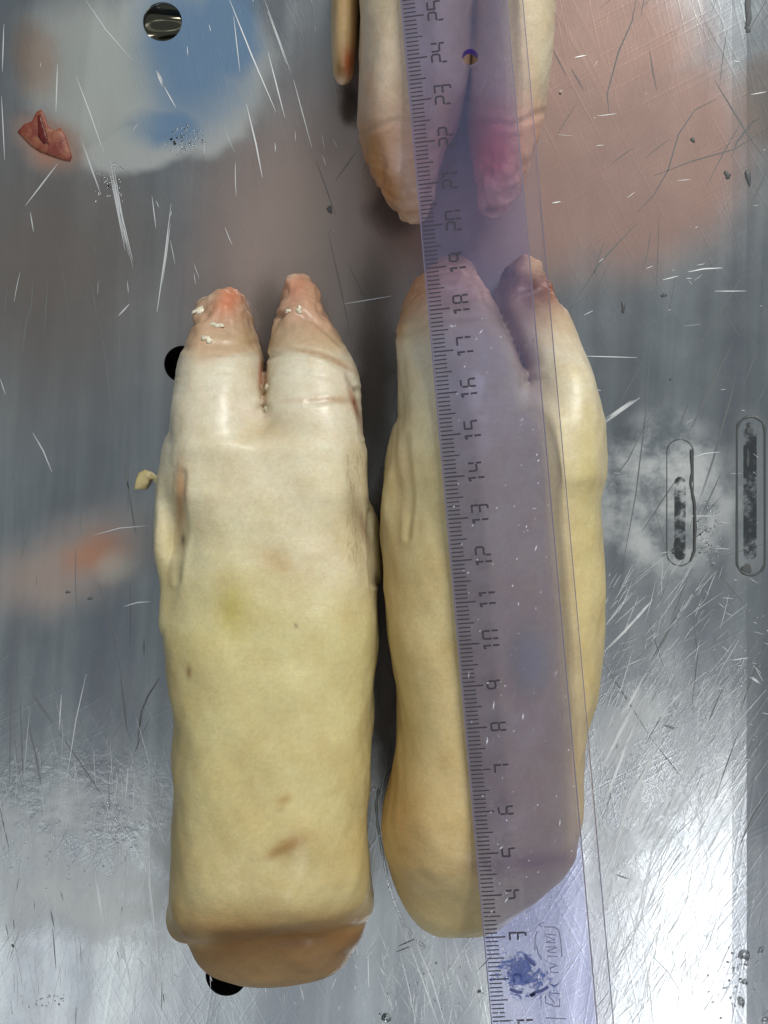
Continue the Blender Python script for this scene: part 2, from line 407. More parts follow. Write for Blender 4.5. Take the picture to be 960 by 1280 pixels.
DARK = [
 (2.4,(38,380),(31,415),(27,450)),(3,(120,380),(133,450),(139,510),(150,575)),(2.4,(145,380),(150,430),(151,490)),(3.4,(151,565),(162,620),(172,682)),(2.2,(122,727),(136,770),(146,820)),
 (2.4,(180,800),(180,820)),(2.4,(160,573),(160,641)),(2,(17,593),(19,670)),(3,(27,870),(45,945),(59,1025)),(3,(40,867),(56,890),(72,913)),(2.4,(72,913),(98,950),(126,992)),(3.4,(147,820),(155,880),(162,942)),
 (3.4,(203,842),(186,868),(176,892),(169,964)),(2.4,(25,874),(29,978)),(2.4,(0,1010),(11,1060)),(3,(63,1136),(68,1161)),(2,(66,1161),(70,1212)),(2,(14,830),(12,980)),
 (2.6,(795,0),(790,27),(773,65),(759,117),(761,141)),(2.2,(714,86),(730,113)),(2,(690,60),(708,95)),(2,(812,62),(816,90),(821,113)),(2.2,(896,124),(869,137),(848,168),(835,213),(817,244),(797,265)),
 (2.4,(795,280),(752,326),(713,385)),(2.6,(893,100),(913,133),(934,168),(960,206)),(3,(960,141),(940,153),(920,178),(910,206)),(2,(817,220),(866,201),(917,187),(960,161)),(3,(960,210),(946,240),(931,268)),
 (3,(869,440),(915,365),(960,296)),(2,(903,388),(925,423)),(1.6,(824,268),(822,330),(819,385)),(2.4,(883,420),(841,482),(807,530)),(2,(807,530),(785,575),(757,611)),(3.2,(917,426),(889,482),(866,532),(856,544)),
 (2.4,(813,420),(807,518),(795,617),(779,704)),(3,(928,420),(914,493),(892,572),(872,634)),(2.4,(849,594),(825,630),(802,665)),(2.4,(900,594),(878,642)),(2,(866,707),(852,742),(838,777)),(2.4,(892,710),(934,760)),
 (2.6,(948,431),(928,485)),(2.4,(960,473),(942,513)),(2.4,(752,825),(783,873),(813,922)),(1.8,(813,922),(835,950),(856,977)),(4,(850,760),(832,795),(813,829)),(2.2,(923,914),(893,1000)),(3,(960,792),(940,845),(923,894)),
 (2.4,(960,987),(940,1020),(923,1060)),(4,(830,906),(846,912)),(2.6,(769,1093),(787,1099)),(2.4,(903,861),(882,910)),(2.2,(866,765),(872,820),(864,890)),(1.8,(810,775),(830,835)),
 (2,(435,330),(455,370),(470,415)),(1.8,(410,290),(428,370),(440,430)),(2,(395,200),(420,270)),(1.8,(445,190),(420,225)),(1.8,(42,345),(38,400)),(1.8,(60,350),(55,420)),(1.8,(115,355),(122,400)),
 (2.4,(497,1183),(518,1174)),(2.2,(495,1190),(515,1182)),(1.8,(595,1215),(620,1190)),(3.4,(862,500),(846,540)),(2.2,(720,420),(713,385)),
]
bm_b = bmesh.new(); bm_d = bmesh.new()
def bundle(bm, pts, wd, z):
    if wd < 2.6: ribbon(bm, dens(pts), wd * .75, z); return
    n = max(2, int(wd * .9)); (ax, ay), (bx, by) = pts[0], pts[-1]; L = math.hypot(bx - ax, by - ay); nx, ny = -(by - ay) / L, (bx - ax) / L
    P = dens(pts, 8)
    for i in range(n):
        o_ = (i + .5 - n / 2) * wd / n * .9; a0 = int(random.random() * len(P) * .3); a1 = len(P) - int(random.random() * len(P) * .3); t_ = random.uniform(-.6, .6)
        q = [(x + nx * (o_ + t_ * k / len(P)), y + ny * (o_ + t_ * k / len(P))) for k, (x, y) in enumerate(P)][a0:a1]
        ribbon(bm, q, random.uniform(.7, 1.5), z + i * .000004)
for wd, *pts in BRIGHT: bundle(bm_b, pts, wd, .00010)
for wd, *pts in DARK: bundle(bm_d, pts, wd * .9, .00005)
def rand_scratch(bm, x0, x1, y0, y1, n, ang, spread, l0, l1, w0, w1, z):
    for _ in range(n):
        x = random.uniform(x0, x1); y = random.uniform(y0, y1); a = math.radians(random.gauss(ang, spread)); l = random.uniform(l0, l1) * random.random() ** .6
        b = random.uniform(-.02, .02)
        pts = [(x + math.cos(a + b * k) * l * k / 4, y - math.sin(a + b * k) * l * k / 4) for k in range(5)]
        ribbon(bm, pts, random.uniform(w0, w1), z)
R_ = random.uniform
rand_scratch(bm_b, 740, 900, 880, 1280, 420, 62, 9, 20, 110, .3, .9, .00011)
rand_scratch(bm_b, 740, 880, 980, 1280, 140, 98, 18, 15, 90, .3, .9, .00012)
rand_scratch(bm_b, 750, 900, 720, 930, 130, 54, 12, 12, 70, .3, .8, .00011)
rand_scratch(bm_b, 0, 230, 930, 1290, 130, 91, 6, 15, 100, .3, .8, .00011)
rand_scratch(bm_b, 130, 230, 970, 1200, 90, 84, 12, 12, 60, .3, .9, .00012)
rand_scratch(bm_b, 480, 620, 1170, 1290, 110, 100, 20, 12, 70, .3, .9, .00011)
rand_scratch(bm_b, 0, 450, 0, 380, 26, 100, 16, 10, 55, .4, 1.0, .00011)
rand_scratch(bm_b, 690, 960, 60, 720, 40, 15, 25, 6, 26, .3, .8, .00011)
rand_scratch(bm_b, 880, 960, 560, 960, 34, -20, 22, 5, 22, .4, .9, .00012)
rand_scratch(bm_b, 180, 480, 1180, 1290, 40, 90, 25, 8, 40, .5, 1.2, .00012)
rand_scratch(bm_d, 0, 230, 300, 1000, 16, 92, 9, 30, 160, .5, 1.4, .00005)
rand_scratch(bm_d, 690, 960, 0, 720, 40, 62, 22, 20, 130, .4, 1.2, .00005)
rand_scratch(bm_d, 740, 960, 740, 1280, 36, 60, 12, 10, 80, .3, .8, .00005)
rand_scratch(bm_d, 0, 230, 1000, 1290, 14, 95, 12, 10, 60, .5, 1.3, .00005)
link('bright_scratches', to_mesh(bm_b, 'bright_scratches'), M_glint, table, kind='stuff')
link('dark_scratches', to_mesh(bm_d, 'dark_scratches'), M_groove, table, kind='stuff')

def grime_material():
    t = NT('slot_grime')
    n1 = t.noise(330, 5, .7); n2 = t.noise(110, 2, .5)
    al = t.math('MULTIPLY', t.ramp(t.math('ADD', n1.outputs[0], t.math('MULTIPLY', n2.outputs[0], .8)), .74, 1.02), .9)
    df = t.n('ShaderNodeBsdfDiffuse', i_Color=(.05, .055, .06)); tr = t.n('ShaderNodeBsdfTransparent')
    ms = t.n('ShaderNodeMixShader'); t.set(ms.inputs[0], al); t.t.links.new(tr.outputs[0], ms.inputs[1]); t.t.links.new(df.outputs[0], ms.inputs[2])
    return t.done(ms.outputs[0])
M_slot = grime_material()
def slot_patch(px, py, hw, hh, parent):
    c = W(px, py); z = table_z(c.x) + .00012
    bm = bmesh.new(); bm.faces.new([bm.verts.new((x, y, z + table_z(x) - table_z(c.x))) for x, y in stadium(c.x, c.y, hw * S0, hh * S0)])
    link('grime_stain', to_mesh(bm, 'grime_stain'), M_slot, parent)
# slots punched in the sheet, ringed by a water bead
def tube_ring(bm, pts, r, closed=True, squash=.6, z0=0.0):
    n = len(pts); k = 8; rings = []
    for i in range(n):
        a = pts[(i - 1) % n] if (closed or i) else pts[i]; b = pts[(i + 1) % n] if (closed or i < n - 1) else pts[i]
        d = Vector((b[0] - a[0], b[1] - a[1], 0)).normalized(); nrm = Vector((-d.y, d.x, 0))
        rr = r * (1 + .25 * math.sin(i * 1.7))
        zz = z0 + table_z(pts[i][0])
        rings.append([bm.verts.new((pts[i][0] + nrm.x * rr * math.cos(q * 2 * math.pi / k), pts[i][1] + nrm.y * rr * math.cos(q * 2 * math.pi / k), zz + squash * rr * math.sin(q * 2 * math.pi / k))) for q in range(k)])
    for i in range(n if closed else n - 1):
        A, B = rings[i], rings[(i + 1) % n]
        for q in range(k): bm.faces.new((A[q], A[(q + 1) % k], B[(q + 1) % k], B[q]))
    return bm
def blobs(bm, lst, h=.00008):
    for px, py, rx, ry in lst:
        c = W(px, py); b = dome(c.x, c.y, rx * S0, ry * S0, h, seg=14, rings=3, jitter=.5, z0=table_z(c.x) + .00004); m = to_mesh(b, 't'); bm.from_mesh(m); bpy.data.meshes.remove(m)
sl = bpy.data.objects.new('drain_slot', None); C.objects.link(sl); sl.parent = table; sl['label'] = 'right slot mark ringed by a dark bead of water'
c = W(938, 620)
bm = tube_ring(bmesh.new(), [(x, y) for x, y in stadium(c.x, c.y, 17 * S0, 99 * S0, 14)], 1.7 * S0)
link('water_bead', to_mesh(bm, 'water_bead', True), M_grime, sl)
slot_patch(937, 614, 8, 86, sl)
bm = bmesh.new(); blobs(bm, [(938, 540, 5, 8), (937, 572, 6, 12), (935, 712, 9, 6)])
link('grime', to_mesh(bm, 'grime', True), M_grime, sl)
sl2 = sl.copy(); C.objects.link(sl2); sl2.parent = table; sl2['label'] = 'fainter slot mark beside the trotter with a broken bead of water'
def wp(l): return [(W(*p).x, W(*p).y) for p in l]
c = W(850, 628)
bm = tube_ring(bmesh.new(), stadium(c.x, c.y, 16.5 * S0, 79 * S0, 14), .8 * S0)
tube_ring(bm, wp(dens([(864, 562), (865, 590), (863, 605), (868, 630), (869, 660), (868, 688), (863, 701)], 3)), 1.6 * S0, False, .6, .0003)
link('water_bead', to_mesh(bm, 'water_bead', True), M_grime, sl2)
slot_patch(850, 648, 7, 52, sl2)
bm = bmesh.new(); blobs(bm, [(847, 684, 8, 8), (850, 690, 6, 6)])
link('grime', to_mesh(bm, 'grime', True), M_grime, sl2)
sl3 = sl.copy(); C.objects.link(sl3); sl3.parent = table; sl3['label'] = 'slot mark cut by the top edge'
bm = bmesh.new(); blobs(bm, [(935, 5, 5, 22), (936, 22, 4, 14), (935, 37, 5, 4)])
link('grime', to_mesh(bm, 'grime', True), M_grime, sl3)

# ------------------------------------------------------------------ trotters : implicit surface -> mesh
def smin(a, b, k):
    h = np.clip(.5 + .5 * (b - a) / k, 0, 1); return b + (a - b) * h - k * h * (1 - h)
def smooth_rows(rows, sig=5):
    rows = sorted(rows); r = np.array([list(x) + ([0.0] if len(x) == 4 else []) for x in rows], float)
    y = np.arange(r[0, 0], r[-1, 0] + .5, 1.0)
    cols = [np.interp(y, r[:, 0], r[:, i]) for i in range(1, 5)]
    k = np.exp(-.5 * (np.arange(-15, 16) / sig) ** 2); k /= k.sum()
    out = []
    for c in cols:
        p = np.concatenate([2 * c[0] - c[15:0:-1], c, 2 * c[-1] - c[-2:-17:-1]]) if len(c) > 16 else c
        out.append(np.convolve(p, k, 'valid') if len(c) > 16 else c)
    return y, out
def loft_field(rows, X, Y, Z, zc, p=2.3, q=2.3, shear=None, sig=5):
    s = (H - zc) / F
    PX = X / s + 480; PY = 640 - Y / s
    if shear: PY = PY + shear(PX, PY)
    y, (xl, xr, ht, zb) = smooth_rows(rows, sig)
    XL = np.interp(PY, y, xl); XR = np.interp(PY, y, xr); HT = np.interp(PY, y, ht) * .01; ZB = np.interp(PY, y, zb) * .01
    hw = np.maximum((XR - XL) * .5 * s, 1e-4); cx = (XL + XR) * .5
    hz = np.maximum((HT - ZB) * .5, 2e-4); zc_ = (HT + ZB) * .5
    a = np.abs((PX - cx) * s / hw)[:, :, None]; b = np.abs((Z[None, None, :] - zc_[:, :, None]) / hz[:, :, None])
    rho = (a ** p + b ** q) ** (1 / min(p, q))
    f = (rho - 1) * np.minimum(hw, hz)[:, :, None]
    out = np.maximum(np.maximum(y[0] - PY, PY - y[-1]), 0) * s
    return np.where(out[:, :, None] > 0, np.maximum(f, 0) + out[:, :, None] + 1e-5, f)

def surface_nets(f, ox, oy, oz, d):
    nx, ny, nz = f.shape; ins = f < 0
    acc = np.zeros((nx - 1, ny - 1, nz - 1, 3)); cnt = np.zeros((nx - 1, ny - 1, nz - 1))
    cr = [(i, j, k) for i in (0, 1) for j in (0, 1) for k in (0, 1)]
    def V(A, c): return A[c[0]:nx - 1 + c[0], c[1]:ny - 1 + c[1], c[2]:nz - 1 + c[2]]
    for a in cr:
        for ax in range(3):
            if a[ax]: continue
            b = list(a); b[ax] = 1; b = tuple(b)
            fa, fb = V(f, a), V(f, b); m = V(ins, a) != V(ins, b)
            t = np.where(m, fa / np.where(m, fa - fb, 1), 0)
            for q in range(3):
                acc[..., q] += np.where(m, a[q] + (t if q == ax else 0), 0)
            cnt += m
    act = cnt > 0; idx = -np.ones(act.shape, int); idx[act] = np.arange(act.sum())
    ijk = np.argwhere(act); P = (ijk + acc[act] / cnt[act][:, None]) * d + np.array([ox, oy, oz])
    quads = []
    for ax in range(3):
        sl0 = [slice(None)] * 3; sl1 = [slice(None)] * 3
        sl0[ax] = slice(0, -1); sl1[ax] = slice(1, None)
        A, B = ins[tuple(sl0)], ins[tuple(sl1)]
        e = np.argwhere(A != B); o1, o2 = [(1, 2), (2, 0), (0, 1)][ax]
        ok = (e[:, o1] > 0) & (e[:, o2] > 0) & (e[:, o1] < f.shape[o1] - 1) & (e[:, o2] < f.shape[o2] - 1)
        e = e[ok]
        def g(d1, d2):
            c = e.copy(); c[:, o1] += d1; c[:, o2] += d2; return idx[c[:, 0], c[:, 1], c[:, 2]]
        q = np.stack([g(-1, -1), g(0, -1), g(0, 0), g(-1, 0)], 1)
        flip = ~A[e[:, 0], e[:, 1], e[:, 2]]
        q[flip] = q[flip][:, ::-1]; quads.append(q)
    Q = np.concatenate(quads)
    # light smoothing
    ed = np.concatenate([Q[:, [0, 1]], Q[:, [1, 2]], Q[:, [2, 3]], Q[:, [3, 0]]]); ed = np.concatenate([ed, ed[:, ::-1]])
    for _ in range(4):
        sm = np.zeros_like(P); ct = np.zeros(len(P))
        np.add.at(sm, ed[:, 0], P[ed[:, 1]]); np.add.at(ct, ed[:, 0], 1)
        P = P * .5 + .5 * sm / np.maximum(ct, 1)[:, None]
    N = np.zeros_like(P); nq = np.cross(P[Q[:, 2]] - P[Q[:, 0]], P[Q[:, 3]] - P[Q[:, 1]])
    for c in range(4): np.add.at(N, Q[:, c], nq)
    N /= np.maximum(np.linalg.norm(N, axis=1), 1e-12)[:, None]
    return P, Q, N

def waves(P, wl, n, seed):
    g = np.random.default_rng(seed); out = np.zeros(len(P))
    for _ in range(n):
        v = g.standard_normal(3); v /= np.linalg.norm(v); out += np.sin(P @ v * (2 * math.pi / (wl * g.uniform(.6, 1.6))) + g.uniform(0, 6.3))
    return out / math.sqrt(n / 2)
def seg_dist(PX, PY, pts):
    best = np.full(len(PX), 1e9)
    for (ax, ay), (bx, by) in zip(pts, pts[1:]):
        dx, dy = bx - ax, by - ay; t = np.clip(((PX - ax) * dx + (PY - ay) * dy) / (dx * dx + dy * dy), 0, 1)
        best = np.minimum(best, np.hypot(PX - ax - t * dx, PY - ay - t * dy))
    return best
def relief(P, Q, N, creases, toe, seed):
    """lumps, creases (photograph points, width, depth in mm) and the rough raw toe ends"""
    s = H - P[:, 2]; PX = P[:, 0] / s * F + 480; PY = 640 - P[:, 1] / s * F
    h = .00026 * waves(P, .021, 14, seed) + .00005 * waves(P, .006, 14, seed + 1)
    m = toe(PX, PY)
    h += m * (.00036 * waves(P, .007, 14, seed + 2) + .00014 * waves(P, .0026, 18, seed + 3) - .0003)
    for pts, wd, dep in creases:
        dd = seg_dist(PX, PY, pts) / wd
        h += -dep * .001 * np.exp(-dd ** 2) + dep * .00035 * np.exp(-((dd - 2.0) / .9) ** 2)
    h *= np.clip(P[:, 2] / .004, 0, 1)
    P = P + N * h[:, None]
    N = np.zeros_like(P); nq = np.cross(P[Q[:, 2]] - P[Q[:, 0]], P[Q[:, 3]] - P[Q[:, 1]])
    for c in range(4): np.add.at(N, Q[:, c], nq)
    N /= np.maximum(np.linalg.norm(N, axis=1), 1e-12)[:, None]
    return P, Q, N
def build_field(lofts, box, k, d=.00075):
    px0, px1, py0, py1, zmax = box
    s = H / F
    X = np.arange((px0 - 480) * s, (px1 - 480) * s, d); Y = np.arange((640 - py1) * s, (640 - py0) * s, d); Z = np.arange(-.003, zmax, d)
    XX, YY = np.meshgrid(X, Y, indexing='ij'); f = None
    for L in lofts:
        g = loft_field(L['rows'], XX, YY, Z, L.get('zc', .022), L.get('p', 2.5), L.get('q', 2.5), L.get('shear'), L.get('sig', 5))
        f = g if f is None else smin(f, g, L.get('k', k))
    f = np.maximum(f, (.0002 - Z)[None, None, :])
    return surface_nets(f, X[0], Y[0], Z[0], d)

def gauss(PX, PY, px, py, rx, ry, rot=0, pw=1.0):
    a = math.radians(rot); dx, dy = PX - px, PY - py
    u = dx * math.cos(a) + dy * math.sin(a); v = -dx * math.sin(a) + dy * math.cos(a)
    return np.exp(-((u / rx) ** 2 + (v / ry) ** 2) ** pw)

def pieces(root, P, Q, N, tint, groups, origin):
    """split one surface into parts that keep the common smooth normals"""
    cen = P[Q].mean(1); s = H - cen[:, 2]
    fx, fy = cen[:, 0] / s * F + 480, 640 - cen[:, 1] / s * F
    which = np.zeros(len(Q), int)
    for gi, (nm, test) in enumerate(groups):
        if test is not None: which[test(fx, fy, cen[:, 2])] = gi
    for gi, (nm, test) in enumerate(groups):
        q = Q[which == gi]
        if not len(q): continue
        u, inv = np.unique(q, return_inverse=True); q2 = inv.reshape(q.shape)
        me = bpy.data.meshes.new(nm); me.from_pydata((P[u] - np.array(origin)).tolist(), [], q2.tolist()); me.update()
        me.polygons.foreach_set('use_smooth', [True] * len(me.polygons))
        ca = me.color_attributes.new('tint', 'FLOAT_COLOR', 'POINT')
        ca.data.foreach_set('color', np.concatenate([tint[u], np.ones((len(u), 1))], 1).astype('f4').ravel())
        me.normals_split_custom_set_from_vertices(N[u].tolist())
        link(nm, me, M_skin, root)

def tint_of(P, base_fn, marks):
    s = H - P[:, 2]; PX = P[:, 0] / s * F + 480; PY = 640 - P[:, 1] / s * F
    c = base_fn(PX, PY)
    for m in marks:
        px, py, rx, ry, rot, col, st = m[:7]; st = min(.95, st * 1.3); rx *= 1.12; ry *= 1.12; pw = m[7] if len(m) > 7 else 1.0
        g = (gauss(PX, PY, px, py, rx, ry, rot, pw) * st)[:, None]
        c = c * (1 - g) + np.array(col) * g
    return np.clip(c, 0, 1)
def grad(stops):
    ys = [a for a, _ in stops]; cs = np.array([b for _, b in stops])
    return lambda PX, PY: np.stack([np.interp(PY, ys, cs[:, i]) for i in range(3)], 1)

CREAM = (.66, .585, .355); PALE = (.70, .63, .445); WHITE = (.70, .64, .50); YEL = (.56, .47, .20); TAN = (.50, .36, .15); PINK = (.48, .28, .19); BROWN = (.40, .22, .09)

def dewclaw(root, rows, zc, tint, origin, box, marks=()):
    P, Q, N = build_field([dict(rows=rows, zc=zc, p=2.2, q=2.2, sig=4)], box, .002, .0006)
    T = tint_of(P, lambda a, b: np.tile(np.array(tint), (len(a), 1)), marks)
    me_before = len(bpy.data.meshes)
    pieces(root, P, Q, N, T, [('dewclaw', None)], origin)

# ---- left trotter
o = W(340, 800, 0)
left = empty('pig_trotter', o, 'whole pale yellow trotter lying left of the ruler, both toes pointing up', 'pig trotter', 'scalded pig trotters on the steel table')
toeL = [(349,270,286,1.1),(352,260,294,1.5),(362,249,299,1.8),(385,236,307,2.2),(410,230,315,2.6),(430,227,321,2.9),(450,221,327,3.2),(480,217,330.5,3.6),(515,214,333,3.9),(560,213,332,4.1),(620,217,322,4.1),(660,240,305,3.6),(690,266,274,2)]
toeR = [(332,361,373,1.1),(335,353,382,1.5),(348,347,390,1.8),(370,343,401,2.2),(390,341,410,2.5),(410,338,420,2.8),(440,332,436,3.2),(460,330,443,3.4),(490,331,449,3.7),(515,330,452,3.9),(560,332,455,4.1),(620,342,453,4.1),(660,360,432,3.6),(690,395,403,2)]
body = [(506,327,337,2.0),(524,285,392,3.1),(560,214,452,4.1),(600,219,456,4.2),(640,227,458,4.3),(690,225,464,4.4),(740,210,471,4.5),(770,207,474,4.6),(800,207,473,4.7),(850,214,468,4.8),(900,219,465,4.9),(960,222,461,5.0),(1000,221,460,5.0),(1040,219,461,5.0),(1080,217,463,4.95),(1105,217,463,4.8),(1125,218,461,4.6),(1142,221,457,4.2),(1154,228,448,3.6),(1163,246,432,2.6),(1169,275,405,1.2)]
dewA = [(548,209,216,2.0),(575,204,224,2.7),(600,200,228,3.0),(640,198,230,3.2),(690,199,229,3.2),(722,203,226,3.0),(750,207,222,2.8),(780,210,216,2.2)]
dewB = [(612,452,458,1.2),(640,448,467,1.9),(670,450,476,2.3),(700,452,477,2.3),(722,455,475,1.9),(738,462,468,1.2)]
stump = [(1085,275,435,2.4),(1130,232,460,3.4),(1165,234,454,3.3),(1185,240,444,3.0),(1205,251,428,2.65),(1222,268,403,2.2),(1236,291,358,1.5),(1242,306,325,0.8)]
shear = lambda PX, PY: .13 * (PX - 340) * np.clip((PY - 1020) / 110, 0, 1)
P, Q, N = build_field([dict(rows=toeL, sig=3), dict(rows=toeR, k=.0006, sig=3), dict(rows=body, k=.0045, q=2.7, shear=shear), dict(rows=stump, k=.009, p=2.6, zc=.015), dict(rows=dewA, k=.0028, zc=.016), dict(rows=dewB, k=.0014, zc=.012)], (185, 490, 315, 1260, .056), .004)
sm_ = lambda v, a, b: (lambda t: t * t * (3 - 2 * t))(np.clip((v - a) / (b - a), 0, 1))
P, Q, N = relief(P, Q, N, [([(334,446),(370,440),(405,446),(432,462),(444,490)], 3.2, .55), ([(444,488),(447,520),(450,545)], 2.8, .9), ([(385,503),(425,500),(445,506)], 3.5, .3),
  ([(345,395),(375,392),(405,410),(425,432)], 3.0, .5), ([(238,404),(252,398),(266,384)], 3.0, .6), ([(232,436),(270,428),(318,430)], 4, .35), ([(222,470),(270,462),(320,470)], 3, .15), ([(220,492),(260,486),(318,492)], 3, .12),
  ([(340,470),(390,466),(440,476)], 3, .14), ([(228,592),(227,620),(229,660),(227,690),(222,725)], 4.0, .55), ([(462,640),(461,680),(468,730)], 3, .6), ([(331,512),(330,535)], 7, .35)],
  lambda x, y: 1 - sm_(y, 392, 432), 11)
base = grad([(330, PINK), (395, (.46, .30, .20)), (428, (.52, .39, .25)), (448, WHITE), (520, WHITE), (580, PALE), (700, CREAM), (800, (.61, .54, .275)), (1000, (.60, .51, .25)), (1120, (.59, .48, .23)), (1150, (.46, .31, .13)), (1168, (.22, .11, .035)), (1205, (.36, .21, .085)), (1245, (.48, .31, .14))])  # brown cut end, with the shade under its lip painted in
marks = [(285,372,14,24,20,(.62,.20,.10),.6),(258,362,12,14,30,(.62,.50,.40),.7),(278,351,16,5,0,(.70,.58,.47),.6),(270,440,28,9,-15,(.50,.30,.14),.45),(250,425,18,20,0,(.62,.40,.26),.5),(292,440,30,3,-12,(.50,.30,.18),.35),
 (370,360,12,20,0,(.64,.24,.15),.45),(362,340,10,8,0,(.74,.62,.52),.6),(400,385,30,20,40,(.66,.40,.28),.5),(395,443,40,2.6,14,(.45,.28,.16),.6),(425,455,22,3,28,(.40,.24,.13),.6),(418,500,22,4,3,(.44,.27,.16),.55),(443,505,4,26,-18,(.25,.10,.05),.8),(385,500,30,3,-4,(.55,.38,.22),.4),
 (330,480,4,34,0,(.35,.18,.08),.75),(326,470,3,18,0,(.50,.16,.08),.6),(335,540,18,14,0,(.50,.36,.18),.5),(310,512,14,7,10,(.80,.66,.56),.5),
 (330,590,70,50,0,(.74,.67,.50),.5),(400,690,60,40,20,(.72,.64,.47),.5),(345,700,26,12,25,(.60,.44,.24),.55),(290,760,14,24,5,(.52,.46,.10),.55),(300,765,36,40,0,(.58,.50,.20),.35),
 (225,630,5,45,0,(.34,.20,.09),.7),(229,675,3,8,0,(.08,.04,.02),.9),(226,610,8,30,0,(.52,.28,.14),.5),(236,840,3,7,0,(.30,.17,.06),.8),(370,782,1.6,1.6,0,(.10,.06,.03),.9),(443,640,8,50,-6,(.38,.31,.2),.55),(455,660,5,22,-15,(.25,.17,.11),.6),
 (355,1000,9,5,-25,(.40,.24,.07),.55),(350,1012,6,3,-25,(.42,.28,.10),.4),(362,1056,20,9,-22,(.36,.20,.05),.7),(345,1066,14,5,-22,(.36,.21,.06),.55),(322,1028,25,25,0,(.56,.44,.18),.4),
 (215,1080,14,120,0,(.46,.33,.13),.6),(212,870,12,120,0,(.52,.40,.18),.5),(320,1178,80,9,-6,(.34,.17,.05),.55),(420,1160,45,10,-9,(.42,.22,.07),.5),(250,1175,18,12,0,(.58,.42,.2),.4)]  # left edge darkened as painted shading; last marks deepen shade under the lip
T = tint_of(P, base, marks)
# skin flaps: fine mottling
T *= (1 + .03 * rng.standard_normal((len(T), 1)))
T = np.clip(T, 0, 1)
lipy = lambda fx: 1160 - .13 * (fx - 340)
pieces(left, P, Q, N, T, [('skin', None), ('toe', lambda x, y, z: (y < 445) & (x < 327)), ('toe', lambda x, y, z: (y < 445) & (x >= 327)), ('cut_end', lambda x, y, z: y > lipy(x)), ('dewclaw', lambda x, y, z: (x < 223) & (y > 552) & (y < 770) & (x < 223 - .012 * abs(y - 650))), ('dewclaw', lambda x, y, z: (x > 459 + .02 * abs(y - 690)) & (y > 615) & (y < 738) & (z < .0245))], o)
# bristles on the right flank of the left trotter
def tubes_px(lst, r, name, mat, parent, origin):
    bm = bmesh.new()
    for pts in lst:
        P3 = [W(*p) - Vector(origin) for p in pts]
        prev = None
        for i, p in enumerate(P3):
            d = (P3[min(i + 1, len(P3) - 1)] - P3[max(i - 1, 0)]).normalized(); a = d.orthogonal().normalized(); b = d.cross(a)
            ring = [bm.verts.new(p + (a * math.cos(q * 2.0944) + b * math.sin(q * 2.0944)) * r * (1 - .6 * i / len(P3))) for q in range(3)]
            if prev:
                for q in range(3): bm.faces.new((prev[q], prev[(q + 1) % 3], ring[(q + 1) % 3], ring[q]))
            prev = ring
    return link(name, to_mesh(bm, name, True), mat, parent, kind='stuff')
from mathutils.bvhtree import BVHTree
def bvh_of(P, Q): return BVHTree.FromPolygons(P.tolist(), Q.tolist())
def on_surf(bv, px, py):
    d = (W(px, py, 0) - Vector((0, 0, H))).normalized(); h = bv.ray_cast(Vector((0, 0, H)), d)
    return h[0], h[1]
M_bristle = simple('bristle', (.60, .50, .32), .4)
def bristles(bv, n, x0, x1, y0, y1, ang, l, origin, parent):
    lst = []; bm = bmesh.new()
    for _ in range(n):
        px, py = R_(x0, x1), R_(y0, y1); h, nn = on_surf(bv, px, py)
        if h is None: continue
        a = math.radians(random.gauss(ang, 25)); d = Vector((math.cos(a), math.sin(a), 0)); d = (d - nn * d.dot(nn)).normalized()
        L = l * R_(.5, 1.2) * .00021
        p0 = h - Vector(origin); p1 = p0 + d * L * .5 + nn * .0003; p2 = p0 + d * L + nn * .0004
        sd = d.cross(nn).normalized() * .00007
        v = [bm.verts.new(q) for q in (p0 - sd, p0 + sd, p1 + sd * .8, p1 - sd * .8, p2)]
        bm.faces.new((v[0], v[1], v[2], v[3])); bm.faces.new((v[3], v[2], v[4]))
    link('bristles', to_mesh(bm, 'bristles'), M_bristle, parent, kind='stuff')
bvL = bvh_of(P, Q)
bristles(bvL, 110, 432, 462, 560, 700, -95, 14, o, left)
bristles(bvL, 120, 325, 337, 455, 515, 80, 9, o, left)
# pale flakes on the toes
def flake(bv, px, py, rx, ry, rot, h, mat, label):
    p, nn = on_surf(bv, px, py)
    s = (H - p.z) / F
    b = dome(0, 0, rx * s, ry * s, h * .6, rot, 16, 4, .65)
    for vtx in b.verts: vtx.co += Vector((R_(-1, 1), R_(-1, 1), R_(-1, 1))) * .00014
    me = to_mesh(b, 'skin_flake', True); ob = link('skin_flake', me, mat, None, label=label, cat='skin flake', group='pale skin flakes on the toes')
    ob.location = p - nn * .0001; ob.rotation_euler = nn.to_track_quat('Z', 'Y').to_euler()
for a in [(248,388,10,4.5,.3,.0009,'long cream flake of skin at the left edge of the left toe'),(271,406,8,4,-.2,.0007,'pale flake in the middle of the left toe'),(259,424,7,5,.1,.0012,'white crumb of skin lowest on the left toe, above its joint'),(360,389,4,3,0,.0010,'small white crumb on the right toe, left one of two'),(374,387,5,4.5,.2,.0012,'white crumb on the right toe, right one of two'),(334,484,4,6,0,.0012,'cream shred inside the cleft of the left trotter, upper one'),(333,510,6,4,.5,.0012,'cream shred at the bottom of the cleft between the toes')]:
    flake(bvL, *a[:6], M_flake, a[6])

